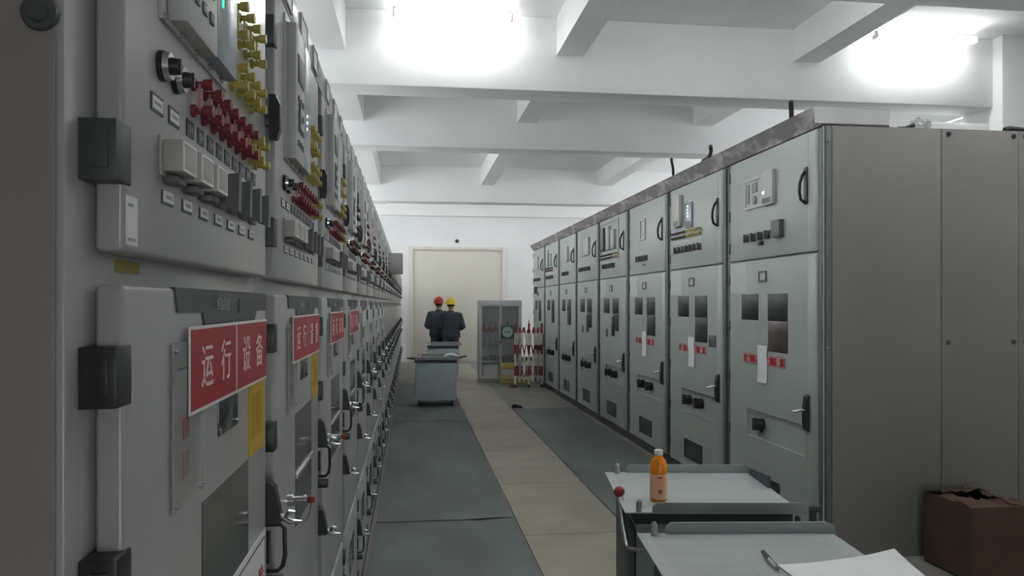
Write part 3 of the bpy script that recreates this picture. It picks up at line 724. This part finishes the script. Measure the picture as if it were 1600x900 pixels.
cart('blue-grey cart standing alone in the aisle, with tools on its tray', (.385, 12.05, .018), math.radians(-4))
cart('cart at the far end, just behind which the two men stand', (.65, 15.98, .018), math.radians(-3))
MB().box(-.3235, -.3195, .20, .30, .662, .69).build('white_label', 'white', fc)
# tools on the far cart
TOP += .0
def far(x, y, z): # far cart frame
    a = math.radians(-4); return (.385+x*math.cos(a)-y*math.sin(a), 12.05+x*math.sin(a)+y*math.cos(a), z+.019)
b = MB(); b.loft([far(-.44, -.22, TOP+.014), far(0, -.24, TOP+.014), far(.40, -.20, TOP+.014)], [(.03, .012)]*3)
tag(b.build('wooden_batten', 'brass'), 'thin brown batten lying across the lone cart in the aisle', 'batten')
b = MB(); b.loft([far(.12, .0, TOP+.02), far(.17, -.02, TOP+.05), far(.25, -.03, TOP+.06), far(.30, -.02, TOP+.035), far(.36, 0, TOP+.02)], [(.018, .018), (.025, .022), (.028, .024), (.024, .02), (.012, .015)])
tag(b.build('white_rag', 'paper'), 'small white bundle on the tray of the lone cart', 'rag')
b = MB(); b.tube([far(.20, -.10, TOP+.014), far(.34, -.10, TOP+.016), far(.47, -.06, TOP+.03)], .012)
tag(b.build('hand_tool', 'black'), 'short black tool beside the white bundle on the lone cart', 'tool')

TOP += .018
# juice bottle
t = thing('juice_bottle', 'orange juice bottle with white cap on the rear near cart', 'bottle', (1.047, 3.175, TOP+.003))
MB().lathe([(.0, .0), (.03, 0), (.036, .006), (.0365, .02), (.036, .085), (.037, .10), (.0365, .15), (.031, .172), (.019, .188), (.0165, .195), (.0165, .20), (.0, .20)], seg=28).build('bottle_body', 'juice', t)
MB().lathe([(.0371, .012), (.0374, .014), (.0374, .115), (.0371, .117)], seg=28).build('label_wrap', 'label', t)
b = MB()
for zz, w in ((.105, .010), (.05, .004)):
    for k in range(3): b.box(-.012+.006*k, -.008+.006*k, -.0385, -.036, zz-.012 if w < .006 else zz-.004, zz+.004)
b.build('label_print', 'brass', t)
MB().lathe([(.0, .196), (.0185, .196), (.019, .199), (.019, .214), (.0175, .217), (0, .217)], seg=24).build('cap', 'white', t)
# pen
t = thing('ballpoint_pen', 'black and silver ballpoint pen lying on the front near cart', 'pen', (1.158, 2.376, TOP+.0105), math.radians(79.5))
MB().cyl((-.085, 0, 0), (.02, 0, 0), .0075, .0075).build('barrel', 'chrome', t)
MB().cyl((.0, 0, 0), (.075, 0, 0), .008, .007).cyl((.075, 0, 0), (.088, 0, 0), .005, .0015).build('grip', 'black', t)
MB().box(-.08, -.035, -.0015, .0015, .0065, .009, .0005).cyl((-.098, 0, 0), (-.085, 0, 0), .004).build('clip', 'black', t)
# paper with lifted far corner
b = MB(); n = 14; a = math.radians(-1); g = {}
for i in range(n+1):
    for j in range(n+1):
        u, v = i/n, j/n
        x = (u-.5)*.40; y = (v-.5)*.26
        z = .0012+.036*max(0, (u+v-1.25)/.75)**1.5+.003*abs(math.sin(u*4))*v
        g[i, j] = b.bm.verts.new((1.362+x*math.cos(a)-y*math.sin(a), 2.20+x*math.sin(a)+y*math.cos(a), TOP+.004+z))
for i in range(n):
    for j in range(n): b.bm.faces.new((g[i, j], g[i+1, j], g[i+1, j+1], g[i, j+1]))
r = bmesh.ops.extrude_face_region(b.bm, geom=list(b.bm.faces))
for v in r['geom']:
    if isinstance(v, bmesh.types.BMVert): v.co.z += .0008
bmesh.ops.recalc_face_normals(b.bm, faces=list(b.bm.faces))
tag(b.build('paper_sheet', 'paper'), 'blank white paper with lifted corner on the front near cart', 'paper')

# cardboard box
t = thing('cardboard_box', 'open brown cardboard box on the floor against the bare end panel', 'box', (3.10, 3.92, 0))
b = MB(); b.box(0, .36, 0, .006, 0, .42); b.box(0, .36, .394, .40, 0, .42); b.box(0, .006, .006, .394, 0, .42); b.box(.354, .36, .006, .394, 0, .42); b.box(0, .36, 0, .40, 0, .008)
b.build('carton', 'cardboard', t)
MB().box(.01, .35, .01, .39, .25, .30).build('contents', 'cardin', t)
def flap(p0, p1, out, drop, seed, nm='flap'):
    rnd = random.Random(seed); n = 10; b = MB(); A, B = [], []
    for k in range(n+1):
        p = Vector(p0).lerp(Vector(p1), k/n); q = p+Vector(out)*(1+.35*(rnd.random()-.5))+Vector((0, 0, drop+.03*(rnd.random()-.5)))
        A.append(b.bm.verts.new(p)); B.append(b.bm.verts.new(q))
    for k in range(n): b.bm.faces.new((A[k], A[k+1], B[k+1], B[k]))
    r = bmesh.ops.extrude_face_region(b.bm, geom=list(b.bm.faces))
    for v in r['geom']:
        if isinstance(v, bmesh.types.BMVert): v.co.z += .005
    bmesh.ops.recalc_face_normals(b.bm, faces=list(b.bm.faces))
    b.build(nm, 'cardboard', t, smooth=False)
flap((0, 0, .42), (.36, 0, .42), (0, .14, 0), .015, 1); flap((0, .40, .42), (.36, .40, .42), (0, -.13, 0), .03, 2)
flap((.003, .39, .42), (.003, .01, .42), (.10, 0, 0), .01, 3); flap((.357, .01, .42), (.357, .39, .42), (-.11, 0, 0), .025, 4)

# ------------------------------------------------------------------ far end: tool cabinet, barrier, stand
t = thing('tool_cabinet', 'light grey glass-fronted tool cabinet standing before the white back wall', 'cabinet', (1.33, 15.25, .009), 0)
W, H, DP = .86, 1.63, .42
b = MB(); b.box(0, .03, 0, DP, .0, H, .004); b.box(W-.03, W, 0, DP, 0, H, .004); b.box(.03, W-.03, 0, DP, H-.05, H, .004); b.box(.03, W-.03, 0, DP, .0, .06, .004); b.build('carcass', 'toolcab', t)
MB().box(.03, W-.03, DP-.012, DP-.002, .06, H-.05).build('back_sheet', 'toolin', t)
MB().box(.03, W-.03, .03, DP-.02, .40, .425).build('shelf', 'switchgrey', t)
for k, (x0, x1) in enumerate(((.0, W/2-.002), (W/2+.002, W))):
    b = MB(); ringbox(b, x0+.002, x1-.002, -.022, -.001, .05, H-.01, 0.0) if False else None
    b.box(x0+.002, x1-.002, -.022, -.001, H-.12, H-.005, .003); b.box(x0+.002, x1-.002, -.022, -.001, .045, .11, .003)
    wl, wr = (.06, .025) if k == 0 else (.025, .06)
    b.box(x0+.002, x0+wl, -.022, -.001, .11, H-.12, .003); b.box(x1-wr, x1-.002, -.022, -.001, .11, H-.12, .003)
    dd = b.build('door', 'toolcab', t)
    MB().box(x0+wl-.003, x1-wr+.003, -.014, -.010, .107, H-.117).build('glass_pane', 'pane', dd)
    xh = x1-.02 if k == 0 else x0+.02
    b = MB(); b.cyl((xh, -.022, .8), (xh, -.05, .8), .01); b.box(xh-.008, xh+.008, -.055, -.045, .76, .84, .003); b.build('handle', 'black', dd)
# clamps and leads hanging inside
for k in range(3):
    x = .13+.115*k
    b = MB(); y = .2
    b.loft([(x-.05, y, .98), (x-.03, y, 1.06), (x, y, 1.13), (x+.015, y, 1.05), (x+.035, y, .99)], [(.020, .020)]*5); b.loft([(x, y, 1.13), (x, y, 1.19)], [(.016, .016)]*2)
    tag(b.build('earthing_clamp', 'red'), 'red earthing clamp inside the tool cabinet, %s from its closed side' % ORD[k], 'clamp', 'red clamps in the tool cabinet').location = (1.33, 15.25, .009)
    b = MB(); b.tube([(x-.035, y, .66), (x-.015, y, .74), (x, y, .80), (x+.015, y, .74), (x+.035, y, .66)], .010); b.tube([(x, y, .80), (x, y, .92)], .006)
    tag(b.build('earthing_hook', 'black'), 'black earthing hook below the red clamps in the cabinet, %s from its closed side' % ORD[k], 'hook', 'black hooks in the tool cabinet').location = (1.33, 15.25, .009)
b = MB(); b.box(.10, .40, .12, .32, .062, .34, .006); b.box(.11, .39, .115, .325, .34, .352, .004)
tag(b.build('white_carton', 'white'), 'white carton on the bottom of the tool cabinet', 'carton').location = (1.33, 15.25, .009)
b = MB()
for k in range(4): b.box(.07+.17*k, .20+.17*k, .14, .28, .426, .50+.02*(k % 2), .006)
tag(b.build('dark_tool_case', 'hinge'), 'row of dark cases on the shelf inside the tool cabinet', 'case').location = (1.33, 15.25, .009)

# folding barrier
t = thing('folding_barrier', 'folded red and white safety barrier beside the tall cabinets', 'barrier', (1.93, 14.30, 0), math.radians(-6))
def slat(x0, x1, z0, z1, y, nm='lattice_bar', m='banded'):
    o = MB().loft([(x0, y, z0), (x1, y, z1)], [(.010, .017)]*2, ref=(0, 1, 0), seg=8).build(nm, m, t)
xs = [.0, .085, .17, .255, .34, .425, .50]
for k in range(6):
    slat(xs[k], xs[k+1], .10, .62, -.02); slat(xs[k+1], xs[k], .10, .62, .02)
    slat(xs[k], xs[k+1], .62, 1.13, -.02); slat(xs[k+1], xs[k], .62, 1.13, .02)
for k, x in enumerate((.0, .26, .50)):
    b = MB(); b.cyl((x, 0, .06), (x, 0, 1.20 + (.06 if k == 1 else 0)), .019, seg=12); b.build('post', 'banded', t)
    b = MB(); b.box(x-.03, x+.03, -.05, .05, .05, .075, .005); c = b.build('foot', 'yellowframe', t)
    for yy in (-.035, .035): MB().cyl((x-.012, yy, .028), (x+.012, yy, .028), .028, seg=14).build('wheel', 'rubber', c)
for k in range(5):
    x = .05+.10*k
    b = MB(); b.loft([(x-.03, -.03, 1.03), (x+.005, -.035, 1.12), (x+.035, -.03, 1.05)], [(.012, .012)]*3); b.build('hook', 'red', t)
# small square sign with a disc, hanging at the barrier
a = thing('square_sign', 'small dark square sign with pale disc hanging between cabinet and barrier', 'sign', (1.655, 14.27, .915), math.radians(-5))
b = MB(); b.box(0, .25, 0, .02, 0, .255, .006); b.build('board', 'teal', a)
b = MB(); b.cyl((.125, 0, .128), (.125, -.006, .128), .098, seg=32); b.build('disc', 'dial', a)
b = MB(); b.box(.065, .185, -.008, -.005, .118, .138); b.build('disc_bar', 'teal', a)
b = MB(); b.cyl((.125, .01, .255), (.125, .01, .31), .012); b.cyl((.23, .01, .20), (.27, .02, .20), .008); b.build('hanger', 'black', a)
# yellow stand
t = thing('yellow_stand', 'low yellow metal stand on the floor before the tool cabinet', 'stand', (1.70, 14.62, 0), math.radians(-4))
for x in (.0, .55):
    for y in (0, .28):
        MB().box(x-.015, x+.015, y-.015, y+.015, 0, .40 if x < .3 else .26, .003).build('leg', 'yellowframe', t)
b = MB(); b.box(-.02, .28, -.02, .30, .33, .42, .005); b.build('top', 'yellowframe', t)
b = MB(); b.box(-.012, .57, -.012, .012, .055, .09, .003); b.box(-.012, .57, .268, .292, .055, .09, .003); b.box(-.012, .57, -.012, .012, .17, .20, .003); b.build('rail', 'yellowframe', t)
MB().box(.01, .25, .0, .01, .20, .32, .003).build('panel', 'toolcab', t)
# small bits on the floor
b = MB(); b.prism([(1.50, 0.0), (1.50, .05), (1.54, .062), (1.64, .03), (1.66, 0)], 'y', 11.40, 11.47)
tag(b.build('rubber_wedge', 'rubber'), 'small black rubber wedge at the edge of the floor strip', 'wedge')
b = MB(); b.cyl((1.86, 14.22, 0), (1.86, 14.22, .05), .035, .025); b.sph((1.86, 14.22, .065), .028)
tag(b.build('bottle_stopper', 'brass'), 'small red-brown knob standing on the floor before the yellow stand', 'knob')

# ------------------------------------------------------------------ people
def person(loc, rz, label, hat, cloth, h=1.0, lean=0.):
    t = thing('person', label, 'person', loc, rz, None); t.scale = (h, h, h)
    def fuse(o, vox=.011, it=4):
        r = o.modifiers.new('fuse', 'REMESH'); r.mode = 'VOXEL'; r.voxel_size = vox; r.use_smooth_shade = True
        s = o.modifiers.new('soften', 'SMOOTH'); s.iterations = it; s.factor = .5
        return o
    def arm(sx):
        S = Vector((sx*.185, -.01, 1.375)); E = Vector((sx*.275, .0, 1.10)); Wr = Vector((sx*.13, .24, 1.06))
        return S, E, Wr
    # body: one skin surface, head to feet
    b = MB()
    b.loft([(0, -.005, .84), (0, 0, .95), (0, .005, 1.10), (0, .0, 1.25), (0, -.005, 1.36), (0, -.01, 1.42), (0, -.005, 1.46), (0, .0, 1.50), (0, .01, 1.55)],
           [(.15, .10), (.155, .11), (.135, .10), (.165, .11), (.165, .095), (.10, .07), (.058, .058), (.054, .056), (.054, .056)], ref=(0, 1, 0))
    b.sph((0, .012, 1.615), .10, (.78, .98, 1.12)); b.sph((0, .03, 1.56), .06, (.9, 1.1, .9))
    b.sph((0, .118, 1.595), .018, (.7, 1, 1.3)); b.sph((-.08, .005, 1.60), .024, (.45, .8, 1.2)); b.sph((.08, .005, 1.60), .024, (.45, .8, 1.2))
    b.sph((0, .098, 1.562), .016, (1.5, .6, .5))
    for sx in (-1, 1):
        S, E, Wr = arm(sx)
        b.loft([S-Vector((sx*.04, 0, 0)), S, S.lerp(E, .5), E, E.lerp(Wr, .3), E.lerp(Wr, .7), Wr], [(.05, .05), (.054, .054), (.046, .046), (.04, .04), (.042, .042), (.034, .034), (.027, .025)])
        d = (Wr-E).normalized(); P = Wr+d*.05
        b.loft([Wr-d*.01, Wr+d*.03, Wr+d*.085], [(.022, .026), (.018, .038), (.014, .036)], ref=(1, 0, 0))
        up = Vector((0, 0, 1)); inn = d.cross(up).normalized()*sx
        for k, L in enumerate((.066, .076, .072, .056)):
            o = Wr+d*.08+up*(.027-.018*k)
            b.loft([o-d*.02, o, o+d*L*.5+inn*.012, o+d*L*.8+inn*.03, o+d*L*.75+inn*.045], [(.009, .009), (.009, .009), (.0085, .0085), (.008, .008), (.006, .006)], seg=8)
        o = Wr+d*.02+up*.028
        b.loft([o-up*.01, o+up*.025+d*.02, o+up*.034+d*.05+inn*.01], [(.012, .012), (.0105, .0105), (.008, .008)], seg=8)
        hip = Vector((sx*.09, 0, .88)); kn = Vector((sx*.10, .02, .48)); an = Vector((sx*.105, -.02, .085))
        b.loft([hip, hip.lerp(kn, .5), kn, kn.lerp(an, .35), an], [(.085, .085), (.072, .074), (.054, .056), (.052, .056), (.036, .04)])
        b.loft([an+Vector((0, -.05, -.045)), an+Vector((0, .05, -.045)), an+Vector((0, .16, -.06))], [(.036, .035), (.040, .034), (.034, .022)])
    body = fuse(b.build('body', 'skin', t), .0085, 2)
    # jacket
    b = MB()
    b.loft([(0, -.005, .86), (0, 0, .93), (0, .005, 1.05), (0, -.005, 1.18), (0, -.012, 1.30), (0, -.015, 1.39), (0, -.012, 1.445), (0, -.008, 1.475)],
           [(.215, .15), (.22, .155), (.21, .15), (.225, .155), (.232, .15), (.20, .125), (.095, .085), (.072, .072)], ref=(0, 1, 0), seg=20)
    for sx in (-1, 1):
        S, E, Wr = arm(sx)
        b.loft([S-Vector((sx*.07, 0, -.01)), S+Vector((sx*.005, 0, 0)), S.lerp(E, .5)+Vector((sx*.006, 0, 0)), E, E.lerp(Wr, .3), E.lerp(Wr, .7), Wr-(Wr-E)*.06],
               [(.075, .075), (.082, .082), (.074, .074), (.066, .066), (.066, .066), (.054, .054), (.046, .046)])
    fuse(b.build('jacket', cloth, t), .012, 5)
    b = MB()
    b.loft([(0, 0, .82), (0, 0, .90), (0, 0, .96)], [(.17, .12), (.18, .13), (.17, .125)], ref=(0, 1, 0), seg=18)
    for sx in (-1, 1):
        hip = Vector((sx*.09, 0, .88)); kn = Vector((sx*.10, .02, .48)); an = Vector((sx*.105, -.02, .06))
        b.loft([hip, hip.lerp(kn, .5), kn, kn.lerp(an, .4), an], [(.10, .105), (.088, .092), (.073, .077), (.072, .078), (.068, .072)])
    fuse(b.build('trousers', 'navy2', t), .013, 3)
    for sx in (-1, 1):
        b = MB(); x = sx*.105
        b.loft([(x, -.085, .034), (x, -.02, .046), (x, .06, .042), (x, .13, .032), (x, .165, .022)], [(.034, .032), (.046, .045), (.048, .040), (.044, .031), (.026, .020)])
        fuse(b.build('shoe', 'shoe', t), .008, 2)
    b = MB(); b.sph((0, -.012, 1.628), .098, (.84, .98, 1.0)); 
    for v in list(b.bm.verts):
        if v.co.z < 1.555 or (v.co.y > .055 and v.co.z < 1.66): b.bm.verts.remove(v)
    b.build('hair', 'hair', t)
    # helmet
    prof = [(.001, 1.775), (.03, 1.772), (.062, 1.760), (.09, 1.735), (.108, 1.70), (.117, 1.66), (.119, 1.635), (.134, 1.625), (.135, 1.618), (.118, 1.618)]
    b = MB(); b.lathe(prof[::-1], (0, 0, 0), 28)
    b.prism([(-.07, 1.745), (-.04, 1.783), (.0, 1.79), (.04, 1.783), (.07, 1.745)], 'x', -.012, .012)
    b.loft([(0, .10, 1.628), (0, .15, 1.622), (0, .185, 1.616)], [(.09, .006), (.075, .005), (.04, .004)], ref=(0, 0, 1))
    o = b.build('helmet', hat, t)
    o.location.y = .006
    return t
person((.605, 17.25, .0), math.radians(4), 'person in navy work jacket with a red helmet, seen from behind', 'helmetred', 'navy', .975)
person((.845, 16.72, .009), math.radians(-6), 'person in navy work jacket with a yellow helmet, seen from behind', 'helmetyellow', 'navy2', .955)

# ------------------------------------------------------------------ world, camera, view
w = bpy.data.worlds.new('World'); scn.world = w; w.use_nodes = True
w.node_tree.nodes['Background'].inputs[0].default_value = (.93, .97, 1, 1); w.node_tree.nodes['Background'].inputs[1].default_value = SKY
cam = bpy.data.cameras.new('camera'); co = bpy.data.objects.new('camera', cam); COL.objects.link(co)
cam.sensor_width = 36; cam.lens = 27; cam.shift_y = 25/1600; cam.clip_start = .05; cam.clip_end = 100
co.location = (0, 0, 1.565); co.rotation_euler = (PI/2, 0, math.radians(-7.45))
scn.camera = co
scn.cycles.max_bounces = 10; scn.cycles.diffuse_bounces = 8; scn.cycles.caustics_reflective = False; scn.cycles.caustics_refractive = False
scn.view_settings.view_transform = 'Standard'; scn.view_settings.look = 'None'
scn.view_settings.gamma = 1; scn.view_settings.use_curve_mapping = False
scn.view_settings.exposure = 0.6
